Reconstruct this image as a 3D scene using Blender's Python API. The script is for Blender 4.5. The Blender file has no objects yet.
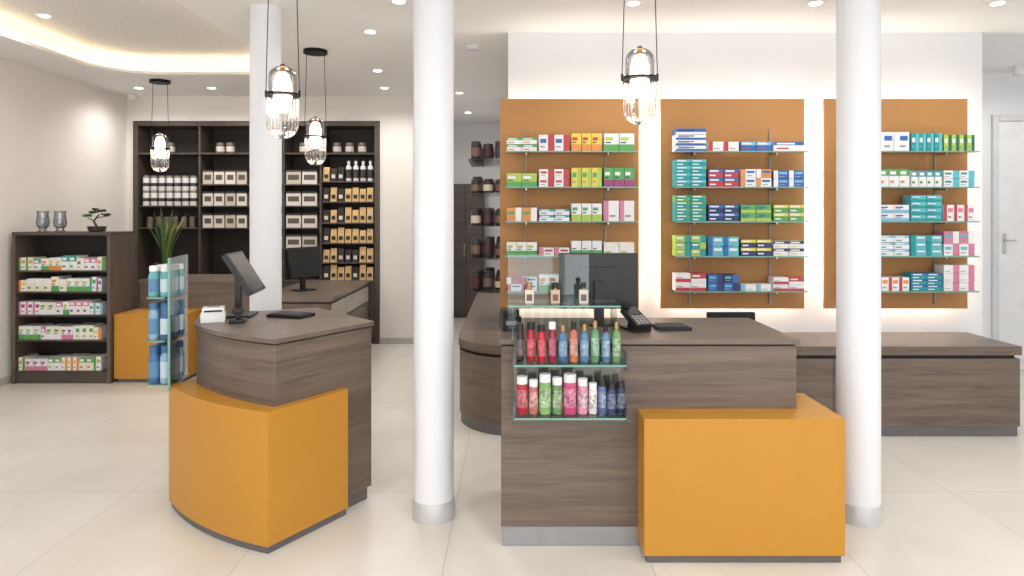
import bpy, bmesh, math, random
from mathutils import Matrix, Vector
random.seed(7)
scene = bpy.context.scene
scene.view_settings.view_transform = 'Standard'
scene.view_settings.look = 'None'

# ------------------------------------------------------------------ materials
def lin(c):
    c = c/255.0
    return c/12.92 if c <= 0.04045 else ((c+0.055)/1.055)**2.4
def rgb(t): return (lin(t[0]), lin(t[1]), lin(t[2]), 1)
_m = {}
def mat(name, col, rough=0.5, metal=0.0, var=0.04, vscale=6.0, bump=0.0, spec=0.5, emit=0, coat=0):
    if name in _m: return _m[name]
    m = bpy.data.materials.new(name); m.use_nodes = True
    nt = m.node_tree; b = nt.nodes['Principled BSDF']
    tc = nt.nodes.new('ShaderNodeTexCoord'); n = nt.nodes.new('ShaderNodeTexNoise')
    n.inputs['Scale'].default_value = vscale; n.inputs['Detail'].default_value = 4
    nt.links.new(tc.outputs['Object'], n.inputs['Vector'])
    r = nt.nodes.new('ShaderNodeValToRGB'); c = rgb(col)
    r.color_ramp.elements[0].position = 0.3; r.color_ramp.elements[1].position = 0.7
    r.color_ramp.elements[0].color = tuple(x*(1-var) for x in c[:3])+(1,)
    r.color_ramp.elements[1].color = tuple(min(1, x*(1+var)) for x in c[:3])+(1,)
    nt.links.new(n.outputs['Fac'], r.inputs['Fac']); nt.links.new(r.outputs['Color'], b.inputs['Base Color'])
    b.inputs['Roughness'].default_value = rough; b.inputs['Metallic'].default_value = metal
    b.inputs['Specular IOR Level'].default_value = spec
    b.inputs['Coat Weight'].default_value = coat
    if bump:
        n2 = nt.nodes.new('ShaderNodeTexNoise'); n2.inputs['Scale'].default_value = 90
        nt.links.new(tc.outputs['Object'], n2.inputs['Vector'])
        bp = nt.nodes.new('ShaderNodeBump'); bp.inputs['Strength'].default_value = bump; bp.inputs['Distance'].default_value = 0.004
        nt.links.new(n2.outputs['Fac'], bp.inputs['Height']); nt.links.new(bp.outputs['Normal'], b.inputs['Normal'])
    if emit:
        nt.links.new(r.outputs['Color'], b.inputs['Emission Color']); b.inputs['Emission Strength'].default_value = emit
    _m[name] = m
    return m
def pk(col): return mat('pack_%d_%d_%d' % col, col, 0.4, 0, 0.03, 20)
def wood(name, dark, light, sc, rough=0.45):
    m = bpy.data.materials.new(name); m.use_nodes = True
    nt = m.node_tree; b = nt.nodes['Principled BSDF']
    tc = nt.nodes.new('ShaderNodeTexCoord'); mp = nt.nodes.new('ShaderNodeMapping')
    mp.inputs['Scale'].default_value = sc
    nt.links.new(tc.outputs['Object'], mp.inputs['Vector'])
    n = nt.nodes.new('ShaderNodeTexNoise'); n.inputs['Scale'].default_value = 1.0; n.inputs['Detail'].default_value = 9
    n.inputs['Roughness'].default_value = 0.75; n.inputs['Distortion'].default_value = 0.9
    nt.links.new(mp.outputs['Vector'], n.inputs['Vector'])
    mp2 = nt.nodes.new('ShaderNodeMapping'); mp2.inputs['Scale'].default_value = tuple(s*0.3 for s in sc)
    nt.links.new(tc.outputs['Object'], mp2.inputs['Vector'])
    nb = nt.nodes.new('ShaderNodeTexNoise'); nb.inputs['Scale'].default_value = 1.0; nb.inputs['Detail'].default_value = 3
    nt.links.new(mp2.outputs['Vector'], nb.inputs['Vector'])
    ad = nt.nodes.new('ShaderNodeMath'); ad.operation = 'MULTIPLY_ADD'; ad.inputs[1].default_value = 0.35
    nt.links.new(nb.outputs['Fac'], ad.inputs[0])
    ml = nt.nodes.new('ShaderNodeMath'); ml.operation = 'MULTIPLY'; ml.inputs[1].default_value = 0.65
    nt.links.new(n.outputs['Fac'], ml.inputs[0]); nt.links.new(ml.outputs[0], ad.inputs[2])
    r = nt.nodes.new('ShaderNodeValToRGB')
    r.color_ramp.elements[0].position = 0.34; r.color_ramp.elements[1].position = 0.66
    r.color_ramp.elements[0].color = rgb(dark); r.color_ramp.elements[1].color = rgb(light)
    nt.links.new(ad.outputs[0], r.inputs['Fac']); nt.links.new(r.outputs['Color'], b.inputs['Base Color'])
    bp = nt.nodes.new('ShaderNodeBump'); bp.inputs['Strength'].default_value = 0.12; bp.inputs['Distance'].default_value = 0.003
    nt.links.new(n.outputs['Fac'], bp.inputs['Height']); nt.links.new(bp.outputs['Normal'], b.inputs['Normal'])
    b.inputs['Roughness'].default_value = rough
    return m
def glassmat(name, tint, gloss=0.10):
    m = bpy.data.materials.new(name); m.use_nodes = True
    nt = m.node_tree; nt.nodes.clear()
    o = nt.nodes.new('ShaderNodeOutputMaterial'); t = nt.nodes.new('ShaderNodeBsdfTransparent'); g = nt.nodes.new('ShaderNodeBsdfGlossy')
    t.inputs['Color'].default_value = (tint[0], tint[1], tint[2], 1); g.inputs['Roughness'].default_value = 0.03
    mx = nt.nodes.new('ShaderNodeMixShader'); lw = nt.nodes.new('ShaderNodeLayerWeight'); lw.inputs['Blend'].default_value = 0.25
    ma = nt.nodes.new('ShaderNodeMath'); ma.operation = 'MULTIPLY_ADD'; ma.inputs[1].default_value = 0.7; ma.inputs[2].default_value = gloss
    ma.use_clamp = True
    nt.links.new(lw.outputs['Fresnel'], ma.inputs[0]); nt.links.new(ma.outputs[0], mx.inputs[0])
    nt.links.new(t.outputs[0], mx.inputs[1]); nt.links.new(g.outputs[0], mx.inputs[2]); nt.links.new(mx.outputs[0], o.inputs[0])
    return m
def emis(name, col, st):
    m = bpy.data.materials.new(name); m.use_nodes = True
    nt = m.node_tree; nt.nodes.clear()
    o = nt.nodes.new('ShaderNodeOutputMaterial'); e = nt.nodes.new('ShaderNodeEmission')
    e.inputs['Color'].default_value = rgb(col); e.inputs['Strength'].default_value = st
    nt.links.new(e.outputs[0], o.inputs[0]); return m

WH = wood('oak_grey_brown_horizontal', (82,70,62), (132,115,103), (2.2,2.2,46))
WT = wood('oak_grey_brown_top', (96,84,75), (126,111,101), (2.0,40,2.0), 0.38)
WD = wood('oak_dark_shelf', (66,58,52), (94,84,76), (2,2,42))
WV = wood('oak_dark_vertical', (78,67,60), (112,98,88), (30,30,1.6))
ORANGE = mat('mustard_lacquer', (197,139,46), 0.42, 0, 0.015, 2, 0.03)
OPANEL = mat('ochre_wall_panel', (182,131,76), 0.6, 0, 0.02, 2, 0.03)
PLINTH = mat('brushed_steel_plinth', (160,160,164), 0.42, 0.3, 0.05, 12)
DPLINTH = mat('dark_metal_plinth', (112,108,108), 0.45, 0.3, 0.05, 12)
GAP = mat('dark_shadow_gap', (28,24,22), 0.6)
WALL = mat('white_wall_paint', (238,239,241), 0.75, 0, 0.01, 1.5, 0.04)
WALLW = mat('warm_wall_paint', (238,232,227), 0.75, 0, 0.01, 1.5, 0.04)
CEIL = mat('ceiling_plaster', (247,246,245), 0.85, 0, 0.01, 2, 0.05)
ACOU = mat('acoustic_plaster', (232,231,229), 0.9, 0, 0.08, 40, 0.3)
COL = mat('column_white_paint', (236,238,243), 0.4, 0, 0.01, 2)
CRING = mat('column_base_ring', (205,205,206), 0.35, 0.25, 0.04, 8)
BLACK = mat('black_plastic', (22,22,24), 0.35)
BLACKM = mat('black_metal', (18,18,18), 0.4, 0.5)
SCREEN = mat('black_screen', (10,12,16), 0.12)
GREY = mat('grey_plastic', (150,150,152), 0.4)
WHITEP = mat('white_plastic', (232,232,232), 0.35)
STEEL = mat('chrome_steel', (200,200,200), 0.2, 1.0)
DARKIN = mat('dark_niche_back', (56,50,46), 0.6, 0, 0.08, 5)
SKIRT = mat('grey_skirting', (186,183,180), 0.5)
DOORM = mat('door_painted_white', (234,235,237), 0.5)
DOORF = mat('door_frame_grey', (216,217,220), 0.5)
GL = glassmat('clear_glass', (0.97,0.99,0.98), 0.04)
GLE = mat('green_glass_edge', (120,170,160), 0.15, 0, 0.05, 10)
GLS = glassmat('display_glass', (0.90,0.95,0.94), 0.05)
PGL = glassmat('pendant_glass', (0.90,0.88,0.87), 0.12)
BULB = emis('pendant_bulb_glow', (255,240,220), 13)
DLE = emis('downlight_glow', (255,246,232), 8)
COVE = emis('cove_led_warm', (255,224,178), 10)
LEDW = emis('led_strip_white', (255,246,230), 15)

def floormat():
    m = bpy.data.materials.new('cream_floor_tiles'); m.use_nodes = True
    nt = m.node_tree; b = nt.nodes['Principled BSDF']
    tc = nt.nodes.new('ShaderNodeTexCoord'); mp = nt.nodes.new('ShaderNodeMapping'); mp.inputs['Location'].default_value = (0.02,0.25,0)
    nt.links.new(tc.outputs['Object'], mp.inputs['Vector'])
    br = nt.nodes.new('ShaderNodeTexBrick'); br.offset = 0; br.squash = 1
    br.inputs['Scale'].default_value = 1; br.inputs['Brick Width'].default_value = 0.9; br.inputs['Row Height'].default_value = 0.9
    br.inputs['Mortar Size'].default_value = 0.003; br.inputs['Mortar Smooth'].default_value = 0.2
    br.inputs['Color1'].default_value = rgb((229,225,218)); br.inputs['Color2'].default_value = rgb((225,221,213)); br.inputs['Mortar'].default_value = rgb((202,198,190))
    nt.links.new(mp.outputs['Vector'], br.inputs['Vector'])
    n = nt.nodes.new('ShaderNodeTexNoise'); n.inputs['Scale'].default_value = 1.7; n.inputs['Detail'].default_value = 8
    nt.links.new(tc.outputs['Object'], n.inputs['Vector'])
    mx = nt.nodes.new('ShaderNodeMix'); mx.data_type = 'RGBA'; mx.blend_type = 'MULTIPLY'; mx.inputs[0].default_value = 1
    r = nt.nodes.new('ShaderNodeValToRGB'); r.color_ramp.elements[0].color = (0.92,0.91,0.90,1); r.color_ramp.elements[1].color = (1,1,1,1)
    r.color_ramp.elements[0].position = 0.35; r.color_ramp.elements[1].position = 0.65
    nt.links.new(n.outputs['Fac'], r.inputs['Fac'])
    nt.links.new(br.outputs['Color'], mx.inputs[6]); nt.links.new(r.outputs['Color'], mx.inputs[7])
    nt.links.new(mx.outputs[2], b.inputs['Base Color']); b.inputs['Roughness'].default_value = 0.28
    b.inputs['Specular IOR Level'].default_value = 0.42
    return m
FLOOR = floormat()

# ------------------------------------------------------------------ mesh builder
class MB:
    def __init__(s):
        s.v = []; s.f = []; s.mi = []; s.mats = []; s.M = Matrix()
    def _mi(s, m):
        if m not in s.mats: s.mats.append(m)
        return s.mats.index(m)
    def add(s, vs, fs, m):
        o = len(s.v); k = s._mi(m)
        s.v += [tuple(s.M @ Vector(p)) for p in vs]
        for f in fs:
            s.f.append(tuple(i+o for i in f)); s.mi.append(k)
    def box(s, x0, x1, y0, y1, z0, z1, m):
        vs = [(x0,y0,z0),(x1,y0,z0),(x1,y1,z0),(x0,y1,z0),(x0,y0,z1),(x1,y0,z1),(x1,y1,z1),(x0,y1,z1)]
        s.add(vs, [(0,3,2,1),(4,5,6,7),(0,1,5,4),(1,2,6,5),(2,3,7,6),(3,0,4,7)], m)
    def prism(s, pts, z0, z1, m, mtop=None):
        a = sum(pts[i][0]*pts[(i+1)%len(pts)][1]-pts[(i+1)%len(pts)][0]*pts[i][1] for i in range(len(pts)))
        if a < 0: pts = pts[::-1]
        n = len(pts)
        vs = [(p[0],p[1],z0) for p in pts]+[(p[0],p[1],z1) for p in pts]
        s.add(vs, [tuple(range(n-1,-1,-1))]+[(i,(i+1)%n,(i+1)%n+n,i+n) for i in range(n)], m)
        s.add([(p[0],p[1],z1) for p in pts], [tuple(range(n))], mtop or m)
    def lathe(s, prof, cx, cy, cz, m, seg=24, flute=0, nfl=0):
        vs = []; fs = []
        for (r, z) in prof:
            for i in range(seg):
                a = 2*math.pi*i/seg
                rr = r*(1+flute*math.cos(nfl*a)) if nfl else r
                vs.append((cx+rr*math.cos(a), cy+rr*math.sin(a), cz+z))
        for j in range(len(prof)-1):
            for i in range(seg):
                k = (i+1) % seg
                fs.append((j*seg+i, j*seg+k, (j+1)*seg+k, (j+1)*seg+i))
        if prof[0][0] > 1e-5: fs.append(tuple(range(seg-1,-1,-1)))
        if prof[-1][0] > 1e-5:
            b = (len(prof)-1)*seg; fs.append(tuple(range(b, b+seg)))
        s.add(vs, fs, m)
    def cyl(s, cx, cy, z0, z1, r, m, seg=20): s.lathe([(r,z0),(r,z1)], cx, cy, 0, m, seg)
    def rod(s, p, q, r, m, seg=8, r2=None):
        p = Vector(p); q = Vector(q); d = q-p; L = d.length; r2 = r if r2 is None else r2
        R = d.to_track_quat('Z','Y').to_matrix().to_4x4(); old = s.M
        s.M = old @ Matrix.Translation(p) @ R
        s.lathe([(r,0),(r2,L)], 0, 0, 0, m, seg); s.M = old
    def build(s, name, bevel=0, smooth=True):
        me = bpy.data.meshes.new(name)
        xs = [p[0] for p in s.v]; ys = [p[1] for p in s.v]; zs = [p[2] for p in s.v]
        c = Vector(((min(xs)+max(xs))/2, (min(ys)+max(ys))/2, min(zs)))
        me.from_pydata([tuple(Vector(p)-c) for p in s.v], [], s.f)
        for m in s.mats: me.materials.append(m)
        me.polygons.foreach_set('material_index', s.mi)
        me.polygons.foreach_set('use_smooth', [smooth]*len(s.f))
        me.update()
        if smooth: me.set_sharp_from_angle(angle=math.radians(32))
        ob = bpy.data.objects.new(name, me); ob.location = c
        scene.collection.objects.link(ob)
        if bevel:
            b = ob.modifiers.new('bevel','BEVEL'); b.width = bevel; b.segments = 2; b.limit_method = 'ANGLE'; b.angle_limit = math.radians(50)
        return ob
def simple(name, x0,x1,y0,y1,z0,z1,m,bevel=0):
    b = MB(); b.box(x0,x1,y0,y1,z0,z1,m); return b.build(name, bevel)
def T(x,y,z,yaw=0,pitch=0,roll=0):
    return Matrix.Translation((x,y,z)) @ Matrix.Rotation(yaw,4,'Z') @ Matrix.Rotation(pitch,4,'X') @ Matrix.Rotation(roll,4,'Y')

CH = 2.92
# ------------------------------------------------------------------ room shell
simple('floor', -4.75, 6.0, -2.7, 10.7, -0.1, 0, FLOOR)
simple('wall_left', -4.75, -4.55, -2.7, 8.5, 0, 3.12, WALLW)
b = MB()
b.box(-4.55,-4.47,8.06,8.5,0,CH,WALLW); b.box(-1.56,-1.17,8.06,8.5,0,CH,WALLW)
b.box(-4.47,-1.56,8.06,8.5,2.63,CH,WALLW); b.box(-4.47,-1.56,8.44,8.5,0,2.63,WALLW)
b.build('wall_back')
simple('wall_corridor', -1.37,-1.17,8.5,10.5,0,CH,WALLW)
simple('wall_rear', -1.37,0.5,10.5,10.7,0,CH,WALL)
b = MB(); b.box(-0.03,3.61,5.24,6.7,0,CH,WALL); b.box(-0.03,0.5,6.7,10.5,0,CH,WALL); b.build('wall_feature')
simple('wall_storeroom', 3.61,5.8,6.7,6.9,0,CH,WALL)
simple('wall_right', 5.8,6.0,-2.7,6.9,0,CH,WALL)
b = MB(); b.box(-4.55,5.8,-2.7,-2.5,0,0.25,WALL); b.box(-4.55,5.8,-2.7,-2.5,2.78,CH,WALL)
for x in (-4.55,-2.0,0.55,3.1,5.65): b.box(x,x+0.15,-2.7,-2.5,0.25,2.78,WALL)
b.build('wall_front')

def rrect(x0,x1,y0,y1,r,n=10):
    pts = []
    for cx,cy,a0 in ((x1-r,y0+r,-90),(x1-r,y1-r,0),(x0+r,y1-r,90),(x0+r,y0+r,180)):
        for i in range(n+1):
            a = math.radians(a0+90*i/n); pts.append((cx+r*math.cos(a), cy+r*math.sin(a)))
    return pts
HX0,HX1,HY0,HY1 = -3.98,-2.2,1.2,6.8
cu = bpy.data.curves.new('ceiling_outline','CURVE'); cu.dimensions = '2D'; cu.fill_mode = 'BOTH'; cu.extrude = 0.015
for pts in ([(-4.75,-2.7),(6.0,-2.7),(6.0,10.7),(-4.75,10.7)], rrect(HX0,HX1,HY0,HY1,0.5)):
    sp = cu.splines.new('POLY'); sp.points.add(len(pts)-1); sp.use_cyclic_u = True
    for i,p in enumerate(pts): sp.points[i].co = (p[0],p[1],0,1)
co = bpy.data.objects.new('tmpc', cu); scene.collection.objects.link(co)
dg = bpy.context.evaluated_depsgraph_get(); dg.update()
me = bpy.data.meshes.new_from_object(co.evaluated_get(dg)); me.materials.clear(); me.materials.append(CEIL)
bpy.data.objects.remove(co)
ce = bpy.data.objects.new('ceiling', me); ce.location = (0,0,CH+0.015); scene.collection.objects.link(ce)
b = MB(); o = 0.12; R = rrect(HX0-o,HX1+o,HY0-o,HY1+o,0.5+o); n = len(R)
b.add([(p[0],p[1],CH+0.03) for p in R]+[(p[0],p[1],3.10) for p in R], [((i+1)%n,i,i+n,(i+1)%n+n) for i in range(n)], CEIL)
b.add([(p[0],p[1],3.10) for p in R], [tuple(range(n-1,-1,-1))], ACOU)
b.build('ceiling_recess')
b = MB(); R1 = rrect(HX0-.09,HX1+.09,HY0-.09,HY1+.09,.59); R2 = rrect(HX0-.06,HX1+.06,HY0-.06,HY1+.06,.56)
z = CH+0.031
b.add([(p[0],p[1],z+.01) for p in R1]+[(p[0],p[1],z+.01) for p in R2], [(i,(i+1)%n,(i+1)%n+n,i+n) for i in range(n)], COVE)
b.build('cove_led_strip')

simple('baseboard_left', -4.55,-4.535,-2.5,8.06,0,0.07,SKIRT)
simple('baseboard_back', -1.56,-1.17,8.045,8.06,0,0.07,SKIRT)
simple('baseboard_right', 5.785,5.8,-2.5,6.7,0,0.07,SKIRT)
simple('baseboard_storeroom', 3.61,4.6,6.685,6.7,0,0.07,SKIRT)

b = MB()
b.box(4.70,4.76,6.67,6.699,0,2.50,DOORF); b.box(5.58,5.64,6.67,6.699,0,2.50,DOORF); b.box(4.762,5.578,6.67,6.699,2.44,2.50,DOORF)
b.box(4.765,5.575,6.68,6.699,0.01,2.435,DOORM)
b.box(4.80,4.83,6.673,6.679,1.14,1.34,STEEL); b.rod((4.815,6.675,1.27),(4.815,6.63,1.27),0.008,STEEL); b.rod((4.81,6.63,1.27),(4.90,6.63,1.27),0.008,STEEL)
b.build('door_1')

# ------------------------------------------------------------------ columns
def column(x,y,r,name='round_column'):
    b = MB(); b.lathe([(r+.006,0),(r+.006,.09),(r+.004,.094),(r,.095)],x,y,0,CRING,48); b.lathe([(r,.095),(r,CH)],x,y,0,COL,48)
    b.build(name)
column(-0.396,3.45,0.101); column(1.735,3.42,0.101); column(-1.67,4.63,0.103)

# ------------------------------------------------------------------ main counter (right)
b = MB()
b.box(-0.045,1.29,3.135,3.75,0,0.09,PLINTH)
b.box(-0.05,1.305,3.13,3.78,0.09,0.92,WH)
b.box(-0.045,1.30,3.135,3.775,0.92,0.927,GAP)
b.box(-0.06,1.315,3.12,3.79,0.927,0.95,WT)
b.box(1.306,1.316,3.2,3.26,0.82,0.88,BLACKM); b.box(1.306,1.316,3.2,3.26,0.72,0.76,BLACKM)
b.prism([(0.59,2.985),(1.44,2.985),(1.44,3.39),(1.32,3.39),(1.32,3.12),(0.59,3.12)],0,0.035,DPLINTH)
b.prism([(0.575,2.97),(1.45,2.97),(1.45,3.40),(1.307,3.40),(1.307,3.129),(0.575,3.129)],0.035,0.632,ORANGE)
b.build('service_counter', 0.003)

def arc(p,q,sag,n=14):
    p = Vector(p); q = Vector(q); d = q-p; nrm = Vector((d.y,-d.x)).normalized(); out = []
    for i in range(n+1):
        t = i/n; out.append(tuple(p+d*t+nrm*sag*4*t*(1-t)))
    return out
A=(-1.085,3.13); Bp=(-0.745,3.66); E=(-1.2,4.2); D=(-1.78,3.9); C=(-1.66,3.575)
def lc(ins):
    cx,cy = -1.25,3.65
    pts = arc(C,A,0.045)+[Bp,E,D]
    out = []
    for p in pts:
        v = Vector((p[0]-cx,p[1]-cy)); L = v.length
        v = v*(1-ins/L); out.append((cx+v.x, cy+v.y))
    return out
b = MB()
b.prism(lc(0.03),0,0.07,DPLINTH); b.prism(lc(0.008),0.07,0.92,WH); b.prism(lc(0.02),0.92,0.927,GAP); b.prism(lc(-0.006),0.927,0.95,WT,WT)
OA=(-1.09,3.045); OB=(-0.83,3.46); OC=(-1.79,3.56)
ob_ = arc(OC,OA,0.06)+[OB,(-0.95,3.6),(-1.62,3.75)]
b.prism(ob_,0.035,0.638,ORANGE)
b.prism([((p[0]+1.25)*0.975-1.25,(p[1]-3.6)*0.975+3.6) for p in ob_],0,0.035,DPLINTH)
b.build('curved_service_counter', 0.003)

# ------------------------------------------------------------------ low bench wrapping the feature wall
def benchpoly(i):
    r = 0.45-i; x0 = -0.40+i; y0 = 4.67+i; pts = [(3.49-i,y0)]
    for k in range(13):
        a = math.radians(270-90*k/12); pts.append((x0+r+r*math.cos(a), y0+r+r*math.sin(a)))
    pts += [(x0,8.2-i),(-0.035,8.2-i),(-0.035,5.235),(3.49-i,5.235)]
    return pts
b = MB()
b.prism(benchpoly(0.018),0,0.07,DPLINTH); b.prism(benchpoly(0.008),0.07,0.535,WH)
b.prism(benchpoly(0.03),0.535,0.56,GAP); b.prism(benchpoly(0),0.56,0.62,WH,WT)
for x in (0.9,2.2): b.box(x,x+.004,4.6765,4.679,0.08,0.53,GAP)
b.build('low_bench_counter', 0.003)

# ------------------------------------------------------------------ feature wall panels with glass shelves
ZS = [1.985,1.725,1.475,1.222,0.967]
panels = [(-0.09,0.955),(1.12,2.20),(2.35,3.43)]
shx = [(-0.05,0.915),(1.18,2.15),(2.42,3.39)]
for (x0,x1),(s0,s1) in zip(panels,shx):
    b = MB(); b.box(x0,x1,5.14,5.16,0.815,2.395,OPANEL)
    xa = max(x0+.05, 0.0)
    for (p0,p1,q0,q1) in ((xa,x1-.05,0.86,0.875),(xa,x1-.05,2.33,2.345),(xa,xa+.015,.875,2.33),(x1-.065,x1-.05,.875,2.33)):
        b.box(p0,p1,5.2,5.238,q0,q1,LEDW)
    b.box(xa+.1,xa+.14,5.16,5.239,1,2.2,STEEL); b.box(x1-.24,x1-.2,5.16,5.239,1,2.2,STEEL)
    b.build('backlit_wall_panel')
    b = MB()
    for fx in (0.16,0.78):
        xx = s0+(s1-s0)*fx
        b.box(xx-.005,xx+.005,5.126,5.139,0.85,2.16,GREY)
        for z in ZS: b.box(xx-.003,xx+.003,4.99,5.127,z-.024,z-.0085,STEEL)
    for z in ZS:
        b.box(s0,s1,4.953,5.12,z-.008,z,GLS); b.box(s0,s1,4.950,4.953,z-.009,z,GLE)
    b.build('glass_wall_shelf')

W=(236,236,238); RD=(192,62,70); BL=(50,104,178); NV=(38,54,104); TE=(26,152,156); GR=(88,164,88); LM=(172,200,84); YE=(230,204,84)
OR=(222,146,74); PK=(212,130,160); LB=(132,188,216); MG=(158,66,120); CR=(236,230,214); CY=(92,188,202); DG=(30,110,84); GRY=(150,150,155)
def medbox(b,x0,x1,y0,y1,z0,z1,body,band,acc,style):
    b.box(x0,x1,y0,y1,z0,z1,pk(body)); w=x1-x0; h=z1-z0; e=y0-0.0008
    def q(a0,a1,c0,c1,m,k=0): 
        yy=e-k*0.0005
        b.add([(x0+w*a0,yy,z0+h*c0),(x0+w*a1,yy,z0+h*c0),(x0+w*a1,yy,z0+h*c1),(x0+w*a0,yy,z0+h*c1)],[(0,1,2,3)],m)
    if style==0:
        q(0,1,0,.38,pk(band)); q(.08,.6,.6,.78,pk(acc)); q(.08,.45,.45,.52,pk(NV))
    elif style==1:
        q(.6,1,0,1,pk(band)); q(.08,.5,.5,.75,pk(acc)); q(.08,.4,.22,.3,pk(GRY))
    elif style==2:
        q(0,1,.62,1,pk(band)); q(.1,.7,.7,.88,pk(W),1); q(.1,.5,.2,.36,pk(acc))
    else:
        q(0,.3,0,1,pk(band)); q(.38,.9,.55,.8,pk(acc)); q(.38,.75,.2,.3,pk(GRY))
P1 = [[(W,GR,OR,2,2,.10),(W,RD,BL,2,1,.12),(YE,OR,RD,3,1,.13),(W,GR,LM,2,1,.13)],
      [(LM,GR,W,2,1,.10),(W,RD,RD,2,2,.13),(YE,LM,GR,3,1,.14),(GR,MG,W,3,1,.14)],
      [(OR,W,GR,2,1,.10),(W,TE,BL,2,2,.09),(W,LM,GR,3,1,.13),(W,PK,W,2,1,.15)],
      [(W,GR,LM,3,1,.10),(W,PK,RD,2,1,.06),(W,GR,W,3,1,.11),(W,CR,LM,2,1,.10)],
      [(W,RD,BL,2,2,.10),(W,GR,OR,3,1,.12),(CR,OR,RD,3,1,.12),(W,TE,BL,2,1,.12)]]
P2 = [[(W,BL,NV,1,4,.165),(W,RD,W,2,1,.07),(BL,LB,RD,2,1,.07),(W,BL,RD,1,1,.07)],
      [(TE,CY,W,2,4,.20),(RD,BL,W,2,2,.13),(W,OR,BL,2,2,.13),(BL,W,LB,2,2,.12)],
      [(TE,GR,W,2,4,.19),(NV,BL,W,2,2,.12),(GR,LM,BL,2,2,.12),(GR,YE,W,2,2,.12)],
      [(LM,TE,W,2,3,.15),(CY,BL,W,2,2,.14),(NV,YE,W,2,2,.12),(W,NV,YE,2,2,.11)],
      [(W,RD,W,2,2,.13),(BL,NV,CY,2,2,.12),(W,LB,W,2,1,.05),(W,RD,W,2,2,.10)]]
P3 = [[(W,BL,RD,2,1,.10),(W,W,BL,2,1,.14),(TE,CY,W,4,1,.13),(LM,DG,W,4,1,.12)],
      [(W,RD,BL,2,1,.10),(W,GR,OR,3,1,.13),(W,TE,GR,4,1,.12),(W,CY,TE,2,2,.12)],
      [(W,GR,LM,2,1,.10),(W,LB,BL,2,2,.12),(CY,TE,W,2,4,.19),(W,RD,PK,3,1,.12)],
      [(W,BL,RD,2,1,.10),(W,LB,TE,2,3,.15),(CY,TE,W,2,3,.15),(W,PK,CY,2,2,.18)],
      [(W,BL,RD,2,1,.10),(W,RD,OR,3,1,.10),(TE,BL,W,2,3,.13),(W,PK,W,2,3,.19)]]
for P,(s0,s1) in zip((P1,P2,P3),shx):
    b = MB()
    for row,z in zip(P,ZS):
        gw = (s1-s0-.02)/4
        for gi,(bo,ba,ac,nc,ns,h) in enumerate(row):
            gx0 = s0+.01+gi*gw; st = random.randint(0,3); cw = (gw-.012)/nc
            for c in range(nc):
                for k in range(ns):
                    j = random.uniform(0,.006)
                    bo2,ba2 = (bo,ba) if (k%2==0 or random.random()<.8) else (ba,bo)
                    medbox(b,gx0+c*cw+j*.5,gx0+(c+1)*cw-.003,4.965+j,5.08,z+.0005+k*h/ns,z+(k+1)*h/ns-.0015,bo2,ba2,ac,st)
    b.build('medicine_boxes')

def bottle(b,x,y,z,r,h,body,cap,label,seg=16,neck=.4):
    b.lathe([(r*.9,0),(r,.01*h/.2),(r,h*.68),(r*.8,h*.75),(r*neck,h*.79),(r*neck,h*.82)],x,y,z,body,seg)
    b.lathe([(r*(neck+.12),h*.82),(r*(neck+.12),h*.98),(r*neck,h)],x,y,z,cap,seg)
    b.lathe([(r*1.01,h*.15),(r*1.01,h*.58)],x,y,z,label,seg)
def jar(b,x,y,z,r,h,body,cap,label,seg=16):
    b.lathe([(r*.92,0),(r,h*.05),(r,h*.78),(r*.85,h*.84)],x,y,z,body,seg)
    b.lathe([(r*.95,h*.8),(r*.95,h*.98),(r*.9,h)],x,y,z,cap,seg)
    b.lathe([(r*1.015,h*.18),(r*1.015,h*.65)],x,y,z,label,seg)
b = MB(); g = MB()
for z in [1.98,1.70,1.43,1.17,0.90]:
    g.prism(arc((-0.36,5.6),(-0.04,5.45),0.03)+[(-0.035,6.45),(-0.38,6.45)],z-.008,z,GLS)
    g.box(-.06,-.035,5.6,5.62,z-.03,z-.008,STEEL); g.box(-.06,-.035,6.3,6.32,z-.03,z-.008,STEEL)
    for y in (5.68,5.9,6.12,6.34):
        for x in (-.30,-.20,-.10):
            jar(b,x,y,z+.0005,.042,random.choice((.11,.13,.15)),mat('jar_dark',(46,34,40),.3),mat('jar_lid',(60,45,48),.4),pk(random.choice(((220,215,205),(70,30,45),(110,90,80),(200,190,175),(60,60,90)))),12)
g.build('side_glass_shelf'); b.build('cosmetic_jars')

# ------------------------------------------------------------------ left low shelf unit
X0,X1,Y0,Y1,H = -4.5,-3.615,6.14,6.54,1.366
b = MB()
b.box(X0,X0+.03,Y0,Y1,0,H-.03,WV); b.box(X1-.03,X1,Y0,Y1,0,H-.03,WV); b.box(X0,X1,Y0,Y1,H-.03,H,WD)
b.box(X0+.03,X1-.03,Y1-.02,Y1,0,H-.03,DARKIN); b.box(X0+.03,X1-.03,Y0+.02,Y1-.02,0,.10,WD)
SL=[.115,.395,.62,.83,1.02]
for z in SL: b.box(X0+.03,X1-.03,Y0+.01,Y1-.02,z-.015,z,WD)
b.build('shelf_unit', 0.002)
b = MB(); cols=[(W,RD,BL),(CR,W,GR),(W,GR,LM),(W,PK,MG),(W,OR,YE),(W,TE,GR),(CR,GR,OR),(W,LB,GR)]
for z in SL:
    x = X0+.045
    while x < X1-.1:
        c = random.choice(cols); n_=random.randint(1,3); w=random.uniform(.045,.075); h=random.uniform(.10,.135); st=random.randint(0,3)
        for k in range(n_):
            if x+w > X1-.04: break
            medbox(b,x,x+w-.003,Y0+.025,Y0+.2,z+.0005,z+h,*c,st); x+=w
b.build('remedy_boxes')
VG=glassmat('vase_glass',(.62,.64,.66),.2)
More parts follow.
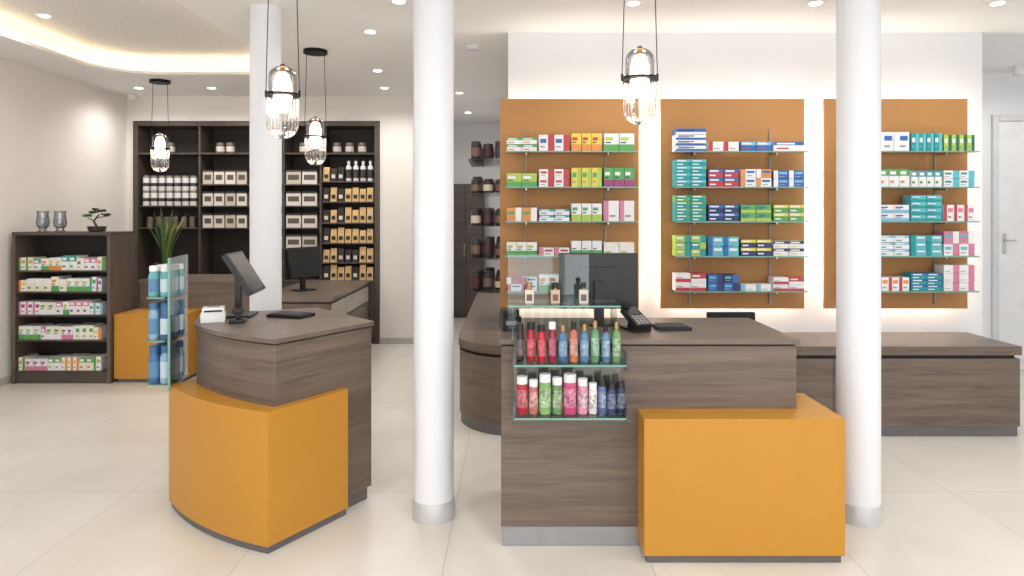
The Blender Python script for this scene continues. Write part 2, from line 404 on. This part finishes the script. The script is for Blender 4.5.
for x in (-4.33,-4.17):
    b = MB(); b.lathe([(.035,0),(.04,.004),(.03,.02),(.03,.03),(.05,.05),(.055,.09),(.045,.15),(.05,.19)],x,6.3,H+.001,VG,20)
    b.lathe([(.02,.06),(.03,.08),(.02,.12),(0.0001,.13)],x,6.3,H,GREY,12)
    b.build('glass_goblet')
b = MB(); x,y=-3.83,6.3
b.lathe([(.05,0),(.07,.005),(.08,.045),(.075,.05),(0.0001,.045)],x,y,H+.001,mat('bonsai_pot',(60,58,58),.4),20)
TR=mat('bonsai_bark',(90,70,55),.8); LF=mat('bonsai_leaf',(52,78,50),.7,0,.3,40)
b.rod((x,y,H+.04),(x-.03,y,H+.10),.013,TR,8,.009); b.rod((x-.03,y,H+.10),(x+.02,y,H+.16),.009,TR,8,.006)
b.rod((x-.03,y,H+.10),(x-.09,y,H+.13),.006,TR,8,.003); b.rod((x+.0,y,H+.13),(x+.08,y,H+.14),.006,TR,8,.003)
for (dx,dz,r) in ((-.09,.14,.035),(-.05,.17,.03),(.02,.18,.04),(.08,.15,.035),(.05,.185,.03),(-.01,.20,.025),(.10,.145,.02)):
    for k in range(40):
        a=random.uniform(0,6.28); rr=r*math.sqrt(random.random()); px=x+dx+rr*math.cos(a); py=y+rr*math.sin(a); pz=H+dz+random.uniform(-.008,.012)
        t=random.uniform(0,6.28); L=.016
        b.add([(px,py,pz),(px+L*math.cos(t),py+L*math.sin(t),pz+.006),(px+L*math.cos(t+.9),py+L*math.sin(t+.9),pz+.010),(px+.006*math.cos(t+2),py,pz+.012)],[(0,1,2,3)],LF)
b.build('bonsai_tree')

# ------------------------------------------------------------------ back wall shelf unit (in niche)
b = MB(); Yb0,Yb1 = 8.04,8.43
b.box(-4.465,-4.41,Yb0,Yb1,0,2.62,WD); b.box(-1.62,-1.565,Yb0,Yb1,0,2.62,WD); b.box(-4.41,-1.62,Yb0,Yb1,2.57,2.62,WD)
b.box(-4.41,-1.62,Yb1-.02,Yb1,0,2.57,DARKIN)
vx=[-3.69,-3.09,-2.70,-2.26]
for x in vx: b.box(x-.012,x+.012,Yb0+.02,Yb1-.02,.75,2.57,WD)
b.box(-4.41,-1.62,Yb0+.01,Yb1-.02,2.235,2.255,WD)
b.box(-4.41,-1.62,Yb0+.01,Yb1-.02,.72,.75,WD)
for z in (1.885,1.63,1.37): b.box(-3.69,-2.26,Yb0+.02,Yb1-.02,z-.016,z,WD)
b.box(-3.09,-2.26,Yb0+.02,Yb1-.02,1.104,1.12,WD)
b.box(-4.41,-3.69,Yb0+.02,Yb1-.02,1.614,1.63,WD); b.box(-4.41,-3.69,Yb0+.02,Yb1-.02,1.354,1.37,WD)
R4=[1.92,1.68,1.43,1.19,.96]
for z in R4: b.box(-2.26,-1.62,Yb0+.02,Yb1-.02,z-.016,z,WD)
for i in range(5):
    xa=-4.41+i*.558; b.box(xa+.004,xa+.554,Yb0,Yb0+.02,.08,.715,WD)
    b.box(xa+.004,xa+.554,Yb0+.02,Yb1-.02,0,.08,DARKIN)
b.build('dark_display_cabinet', 0.002)
b = MB(); TIN=mat('tin_white',(234,233,232),.35,0); TL=mat('tin_lid',(142,138,134),.3,.5); LBk=pk((60,56,54)); KR=pk((222,215,206)); 
for k in range(7):
    x=-4.33+k*.093
    for j in range(2):
        b.lathe([(.038,0),(.04,.004),(.04,.15),(.036,.152)],x,8.09,1.6305+j*.178,TIN,16); b.lathe([(.041,.15),(.041,.172),(.037,.177)],x,8.09,1.6305+j*.178,TL,16)
        b.lathe([(.0405,.05),(.0405,.09)],x,8.09,1.6305+j*.178,LBk,16)
for k in range(6):
    x=-4.3+k*.1; h=.12; b.lathe([(.035,0),(.035,h),(.02,h+.01)],x,8.12,1.3705,mat('tin_brown',(110,96,86),.4),14)
b.build('tea_tins')
b = MB()
for z in (1.885,1.63,1.37,1.12):
    for (xa,xb) in ((-3.665,-3.11),(-2.68,-2.28),(-3.065,-2.72)):
        if z<1.2 and xa<-3.1: continue
        nn=int((xb-xa)/.135)
        for k in range(nn):
            x0=xa+.01+k*(xb-xa-.02)/nn; x1=x0+(xb-xa-.02)/nn-.018
            b.box(x0,x1,8.07,8.17,z+.0005,z+.165,KR if (k+int(z*10))%3 else pk((198,188,174)))
            e=8.0692
            b.add([(x0+.02,e,z+.05),(x1-.02,e,z+.05),(x1-.02,e,z+.11),(x0+.02,e,z+.11)],[(0,1,2,3)],pk((90,82,74)))
            b.box(x0,x1,8.069,8.171,z+.145,z+.168,LBk)
b.build('gift_boxes')
b = MB(); GD=mat('gold_foil_pouch',(216,180,126),.4,.2,.1,30); BKP=mat('black_pouch',(35,30,28),.4); SIL=mat('silver_white_bottle',(225,225,227),.3)
for ri,z in enumerate([.75]+R4[::-1]):
    nn=7
    for k in range(nn):
        x0=-2.235+k*.086; x1=x0+.074; zz=z+.0005
        if ri==5 and k>=3:
            bottle(b,(x0+x1)/2,8.11,zz,.034,.24,SIL,SIL,LBk,12); continue
        m = BKP if random.random()<.3 else GD
        h=random.choice((.165,.18,.15)); dy=-.025
        b.add([(x0,8.1+dy,zz),(x1,8.1+dy,zz),(x1,8.17+dy,zz),(x0,8.17+dy,zz),(x0+.002,8.115+dy,zz+h*.8),(x1-.002,8.115+dy,zz+h*.8),(x1-.002,8.14+dy,zz+h*.8),(x0+.002,8.14+dy,zz+h*.8),(x0,8.125+dy,zz+h),(x1,8.125+dy,zz+h),(x1,8.128+dy,zz+h),(x0,8.128+dy,zz+h)],
              [(0,3,2,1),(0,1,5,4),(1,2,6,5),(2,3,7,6),(3,0,4,7),(4,5,9,8),(5,6,10,9),(6,7,11,10),(7,4,8,11),(8,9,10,11)],m)
        b.box(x0+.016,x1-.016,8.096+dy,8.104+dy,zz+.035,zz+.08,BKP if m is GD else KR)
b.build('coffee_pouches')
b = MB()
for x in (-3.5,-3.38,-2.5,-2.1,-1.95,-1.8,-4.1):
    jar(b,x,8.2,2.2555,.05,.13,mat('smoked_jar',(120,112,106),.2),TL,KR,14)
b.build('storage_jars')

# ------------------------------------------------------------------ back left counters
b = MB()
b.box(-3.6,-2.45,6.65,7.15,0,.07,DPLINTH); b.box(-3.6,-2.45,6.6,7.2,.07,.86,WH); b.box(-3.605,-2.44,6.585,7.21,.86,.895,WT)
b.box(-3.58,-2.99,6.20,6.59,0,.035,DPLINTH); b.box(-3.605,-2.97,6.18,6.599,.035,.62,ORANGE)
b.build('rear_service_counter',0.003)
b = MB()
b.box(-2.38,-1.72,6.36,7.95,0,.06,DPLINTH); b.box(-2.4,-1.69,6.32,8.0,.06,.70,WH); b.box(-2.42,-1.67,6.3,8.02,.715,.75,WT); b.box(-2.39,-1.70,6.33,7.99,.70,.715,GAP)
for i in range(3):
    y=6.36+i*.54
    for j,(z0,z1) in enumerate(((.52,.69),(.30,.51),(.08,.29))):
        b.box(-1.69,-1.675,y,y+.52,z0,z1,mat('drawer_front',(178,168,158),.45) if j==0 else WH)
        b.box(-1.676,-1.664,y+.2,y+.32,z1-.035,z1-.028,STEEL)
b.build('drawer_desk',0.003)

b = MB(); px,py,pz=-3.48,6.85,.8955
b.lathe([(.07,0),(.085,.01),(.10,.14),(.105,.145),(.09,.145),(.088,.12),(0.0001,.12)],px,py,pz,mat('plant_pot',(70,68,66),.5),24)
LG=mat('snake_leaf',(74,104,58),.5,0,.35,25); LY=mat('snake_leaf_edge',(150,158,88),.5)
for k in range(18):
    a=random.uniform(0,6.28); r0=random.uniform(0,.05); lean=random.uniform(.04,.18); h=random.uniform(.36,.58); ax=px+r0*math.cos(a); ay=py+r0*math.sin(a)
    w=.026; ta=a+math.pi/2+random.uniform(-.6,.6); N=7; vs=[]; fs=[]
    for i in range(N+1):
        t=i/N; cx=ax+lean*t*t*math.cos(a); cy=ay+lean*t*t*math.sin(a); cz=pz+.12+h*t; ww=w*(0.7+.6*t)*(1-t**3)+.0008
        tw=ta+t*.5
        vs+= [(cx-ww*math.cos(tw),cy-ww*math.sin(tw),cz),(cx,cy+.004,cz),(cx+ww*math.cos(tw),cy+ww*math.sin(tw),cz)]
    for i in range(N):
        o=i*3; fs+=[(o,o+1,o+4,o+3),(o+1,o+2,o+5,o+4)]
    b.add(vs,fs,LG if k%4 else LY)
b.build('potted_snake_plant')

# ------------------------------------------------------------------ monitors, devices
def monitor(x,y,z,yaw,w=.40,h=.29,tilt=0,lift=.09):
    b = MB(); b.M=T(x,y,z,yaw)
    b.box(-.10,.10,-.07,.07,0,.012,BLACK); b.box(-.025,.025,.0,.03,.012,lift+h*.5,BLACK)
    b.M=T(x,y,z,yaw)@T(0,0,lift+h/2,0,tilt)
    b.box(-w/2,w/2,-.035,-.005,-h/2,h/2,BLACK); b.box(-w/2+.012,w/2-.012,-.036,-.034,-h/2+.014,h/2-.012,SCREEN)
    b.box(-w/4,w/4,-.006,.01,-h/4,h/4,BLACK)
    b.build('computer_monitor',0.003)
monitor(0.45,3.55,.951,math.pi,.41,.29,0,.08)
monitor(-1.53,3.86,.951,math.radians(97),.32,.26,math.radians(-32),.10)
monitor(-2.12,6.95,.751,math.radians(60),.42,.3,math.radians(-10),.14)
def keyboard(x,y,z,yaw,w=.28):
    b = MB(); b.M=T(x,y,z,yaw); b.box(-w/2,w/2,-.07,.07,0,.016,BLACK)
    for r in range(5):
        for c in range(13):
            xx=-w/2+.012+c*(w-.024)/13; yy=-.06+r*.024; b.box(xx,xx+(w-.024)/13-.003,yy,yy+.02,.016,.021,mat('key_grey',(60,60,64),.5))
    b.build('keyboard',0.0)
keyboard(-1.24,3.83,.951,math.radians(-18),.22); keyboard(.80,3.42,.951,math.radians(5),.16)
def terminal(x,y,z,yaw,m):
    b = MB(); b.M=T(x,y,z,yaw)
    b.prism([(-.05,-.07),(.05,-.07),(.045,.07),(-.045,.07)],0,.012,BLACK)
    b.M=T(x,y,z+.045,yaw)@T(0,0,0,0,math.radians(24)); 
    b.box(-.042,.042,-.085,.085,0,.03,m); b.box(-.034,.034,.01,.075,.03,.032,SCREEN)
    for r in range(4):
        for c in range(3): b.box(-.03+c*.022,-.014+c*.022,-.075+r*.02,-.062+r*.02,.03,.034,GREY)
    b.M=T(x,y,z,yaw); b.box(-.02,.02,-.01,.04,.01,.06,BLACK)
    b.build('card_payment_terminal',0.002)
terminal(.61,3.38,.951,math.radians(20),BLACK)
b = MB(); b.M=T(-1.60,3.66,.951,math.radians(20)); b.box(-.06,.06,-.06,.06,0,.05,WHITEP); b.box(-.055,.055,-.03,.055,.05,.075,WHITEP); b.box(-.045,.045,-.0305,-.029,.052,.062,GAP); b.box(-.03,.03,.0,.04,.075,.0765,GREY); b.build('receipt_printer',0.006)
b = MB(); b.M=T(-1.45,3.61,.951,math.radians(10)); b.box(-.04,.04,-.04,.04,0,.02,BLACK); b.box(-.012,.012,-.01,.01,.02,.05,BLACK); b.box(-.025,.025,-.03,.03,.05,.075,BLACK); b.build('barcode_scanner',0.004)
b = MB(); b.M=T(-0.01,3.42,.951,math.radians(8)); b.box(-.045,.045,-.08,.08,0,.07,BLACK); b.box(-.04,.04,-.05,.07,.07,.10,BLACK); b.box(-.03,.03,-.081,-.079,.03,.05,GREY); b.build('label_printer',0.006)
b = MB(); cx,cy=1.27,4.22; FAB=mat('chair_fabric',(30,30,33),.8)
for k in range(5):
    a=k*2*math.pi/5+.3; b.rod((cx,cy,.09),(cx+.25*math.cos(a),cy+.25*math.sin(a),.06),.016,BLACKM); b.cyl(cx+.25*math.cos(a),cy+.25*math.sin(a),0,.05,.022,BLACK,12)
b.cyl(cx,cy,.08,.47,.025,BLACKM); b.prism(rrect(cx-.21,cx+.21,cy-.21,cy+.2,.07,5),.47,.54,FAB)
b.rod((cx,cy-.17,.48),(cx,cy-.25,.75),.016,BLACKM)
b.prism(rrect(cx-.14,cx+.14,cy-.28,cy-.235,.02,4),.62,.955,FAB)
b.build('office_chair',0.008)

# ------------------------------------------------------------------ glass displays
g = MB()
g.box(-.02,.37,3.28,3.286,.951,1.33,GLS); g.box(-.02,.49,3.07,3.279,1.105,1.112,GLS); g.box(-.02,.49,3.067,3.070,1.105,1.112,GLE)
g.box(.0,.006,3.09,3.27,.951,1.105,GLS); g.box(.47,.476,3.09,3.27,.951,1.105,GLS)
g.box(.01,.495,3.104,3.110,.60,.94,GLS)
for z in (.870,.640):
    g.box(.01,.495,2.958,3.103,z-.008,z,GLS); g.box(.01,.495,2.955,2.958,z-.008,z,GLE)
    g.box(.004,.01,2.96,3.11,z-.03,z+.05,GLS); g.box(.495,.501,2.96,3.11,z-.03,z+.05,GLS)
    for x in (.1,.4): g.box(x-.006,x+.006,3.06,3.129,z-.02,z-.008,STEEL)
g.build('glass_display_stand')
b = MB(); cap=mat('black_cap',(25,22,24),.3); wc=mat('white_cap',(235,235,235),.3); gc=mat('gold_cap',(170,140,95),.3,.6)
c1=[((46,20,28),cap,.17,.8,.016),((160,24,36),cap,.175,.8,.019),((180,30,44),cap,.165,.8,.018),((150,34,60),wc,.175,.8,.017),((70,110,150),gc,.16,.4,.020),((190,110,84),cap,.175,.4,.019),((84,120,156),gc,.165,.4,.020),((96,150,112),gc,.18,.4,.019),((90,126,160),cap,.16,.4,.019),((110,156,100),gc,.175,.4,.018)]
for k,(c,cp,h,nk,r) in enumerate(c1):
    bottle(b,.036+k*.0475,3.03,.8705,r,h,mat('bottle_%d_%d_%d'%c,c,.2,0,.25,35),cp,mat('spray_label_%d_%d_%d'%c,tuple(min(255,int(v*.7+70)) for v in c),.4,0,.5,50),14,nk)
b.build('body_spray_bottles')
b = MB(); c2=[((170,40,52),.025,.165,wc),((190,110,104),.021,.15,wc),((130,170,104),.027,.175,wc),((112,144,92),.023,.16,wc),((196,74,116),.029,.175,wc),((210,140,164),.023,.155,wc),((225,215,220),.019,.135,wc),((90,106,156),.018,.15,cap),((50,66,110),.019,.135,cap),((40,48,72),.019,.14,cap)]
x=.02
for c,r,h,cp in c2:
    x+=r; jar(b,x,3.03,.6405,r,h,mat('lotion_%d_%d_%d'%c,c,.3,0,.3,40),cp,mat('floral_%d_%d_%d'%c,tuple(min(255,int(v*.6+80)) for v in c),.4,0,.7,60),16); x+=r+.004
b.build('lotion_bottles')
b = MB()
for x,m in ((.08,(215,208,196)),(.2,(205,175,150)),(.33,(205,200,190))):
    b.box(x-.02,x+.02,3.14,3.17,1.1125,1.175,mat('perfume_%d'%m[1],m,.15)); b.cyl(x,3.155,1.175,1.183,.008,gc); b.cyl(x,3.155,1.183,1.208,.012,cap if x>.1 else gc)
    b.box(x-.013,x+.013,3.139,3.14,1.125,1.155,pk((120,84,80)))
b.box(.185,.235,3.2,3.23,1.1125,1.2,pk((40,34,34)))
b.build('perfume_bottles')
g = MB(); 
g.prism([(-1.762,3.50),(-1.755,3.50),(-1.82,3.84),(-1.827,3.84)],.62,1.30,GLS)
g.prism([(-1.763,3.495),(-1.751,3.495),(-1.751,3.50),(-1.763,3.50)],.62,1.30,GLE)
for z in (.645,.872,1.095):
    g.prism(rrect(-1.90,-1.77,3.52,3.76,.05,5),z-.007,z,GLS); g.prism([(-1.88,3.516),(-1.79,3.516),(-1.79,3.52),(-1.88,3.52)],z-.007,z,GLE)
g.build('glass_side_display')
b = MB(); SB=[mat('spray_turq',(110,178,184),.3,0,.2,30),mat('spray_blue',(60,104,150),.3,0,.25,30),mat('spray_lb',(140,172,196),.3,0,.2,30)]
for zi,z in enumerate((.645,.872,1.095)):
    for k in range(2):
        for j in range(3):
            bottle(b,-1.866+k*.06,3.56+j*.07,z+.0005,.027,(.195,.19,.16)[zi],SB[(2,1,0)[zi]] if k else SB[(1,2,0)[zi]],wc if zi==2 else SB[1],pk((196,212,222)) if k else pk((90,136,172)),14,.75)
b.build('sunscreen_sprays')

# ------------------------------------------------------------------ pendants
def pendant(x,y,zb):
    b = MB(); zr=zb+.245
    pr=[(.0005,0)]+[(.084*math.sin(math.radians(a)),.085*(1-math.cos(math.radians(a)))) for a in range(12,91,13)]+[(.087,.245)]
    b.lathe(pr,x,y,zb,PGL,48,.025,24)
    b.lathe([(.089,-.006),(.094,-.006),(.094,.006),(.089,.006),(.089,-.006)],x,y,zr,BLACKM,40)
    b.lathe([(.075,.0),(.075,.10)]+[(.075*math.cos(math.radians(a)),.10+.06*math.sin(math.radians(a))) for a in range(15,80,16)]+[(.014,.16)],x,y,zr,PGL,32)
    b.lathe([(.072,-.003),(.089,-.003),(.089,.003),(.072,.003),(.072,-.003)],x,y,zr,BLACKM,32)
    b.lathe([(.014,.155),(.016,.160),(.012,.168),(.004,.172)],x,y,zr,BLACKM,20)
    b.lathe([(.016,.125),(.016,.16)],x,y,zr,mat('brass_socket',(160,120,70),.3,.8),16)
    b.lathe([(.0005,-.10),(.028,-.092),(.046,-.065),(.050,.0),(.048,.065),(.034,.105),(.016,.125)],x,y,zr,BULB,20)
    for sx in (-1,1):
        b.rod((x+sx*.093,y,zr),(x+sx*.075,y,CH-.03),.0026,BLACKM,6); b.lathe([(.007,-.012),(.007,.024)],x+sx*.092,y,zr,BLACKM,10)
    b.lathe([(.10,CH-.03),(.10,CH-.001)],x,y,0,BLACKM,32)
    b.build('glass_pendant_lamp')
pendant(.67,3.58,1.99); pendant(-1.27,3.78,1.94); pendant(-1.67,5.8,1.94); pendant(-3.66,7.1,1.965)

# ------------------------------------------------------------------ downlights
def downlight(x,y,e,z=CH,col=(1,.965,.92)):
    b = MB(); b.lathe([(.044,-.006),(.060,-.006),(.062,-.0005)],x,y,z,WHITEP,24); b.lathe([(.04,-.009),(.04,-.0065)],x,y,z,DLE,24)
    b.build('recessed_downlight')
    l=bpy.data.lights.new('downlight_lamp','SPOT'); l.spot_size=math.radians(165); l.spot_blend=1; l.shadow_soft_size=.06; l.energy=e*3.2; l.color=col
    o=bpy.data.objects.new('downlight_lamp',l); o.location=(x,y,z-.07); scene.collection.objects.link(o)
for x in (-4.1,-3.3,-2.5,-1.4): downlight(x,7.5,9)
for (x,y) in ((-1.08,5.2),(-.74,4.46),(-1.3,6.6),(-.6,7.8),(-.6,9.3),(.8,4.5),(2.0,4.5),(3.2,4.5),(4.6,4.6),(4.7,6.0)): downlight(x,y,7.5)  # the far corridor downlight is added to brighten the dark corridor
for x in (-1.4,.4,2.2,4.2):
    for y in (-1.5,.3,2.1): downlight(x,y,11)  # unseen grid over and behind the camera, added as general room light
downlight(-2.8,4.4,9,3.10); downlight(-3.7,5.4,8,3.10); downlight(-3.0,1.8,10,3.10)
b = MB(); b.lathe([(.05,-.03),(.06,-.015),(.06,-.0005)],-.32,5.67,CH,WHITEP,24); b.build('smoke_detector')
b = MB(); b.lathe([(.045,-.09),(.05,-.05),(.05,-.0005)],4.75,6.4,CH,WHITEP,20); b.build('security_camera')
b = MB(); b.lathe([(.04,-.07),(.045,-.03),(.045,-.0005)],-4.4,7.9,CH,WHITEP,20); b.build('security_camera')

b = MB(); b.box(-.95,-.42,10.1,10.49,0,1.98,WD); b.box(-.94,-.69,10.085,10.1,.06,1.95,WD); b.box(-.68,-.43,10.085,10.1,.06,1.95,WD); b.box(-.71,-.70,10.07,10.085,.9,1.1,STEEL); b.build('storage_cabinet',0.003)

# ------------------------------------------------------------------ world & camera
w = bpy.data.worlds.new('daylight'); scene.world = w; w.use_nodes = True
bg = w.node_tree.nodes['Background']; bg.inputs[0].default_value = (0.94,0.965,1,1); bg.inputs[1].default_value = 2.6
cam = bpy.data.cameras.new('camera'); cam.lens = 24.0; cam.sensor_width = 36; cam.shift_y = -0.0713
co = bpy.data.objects.new('camera', cam); co.location = (0,0,1.52); co.rotation_euler = (math.pi/2,0,0)
scene.collection.objects.link(co); scene.camera = co
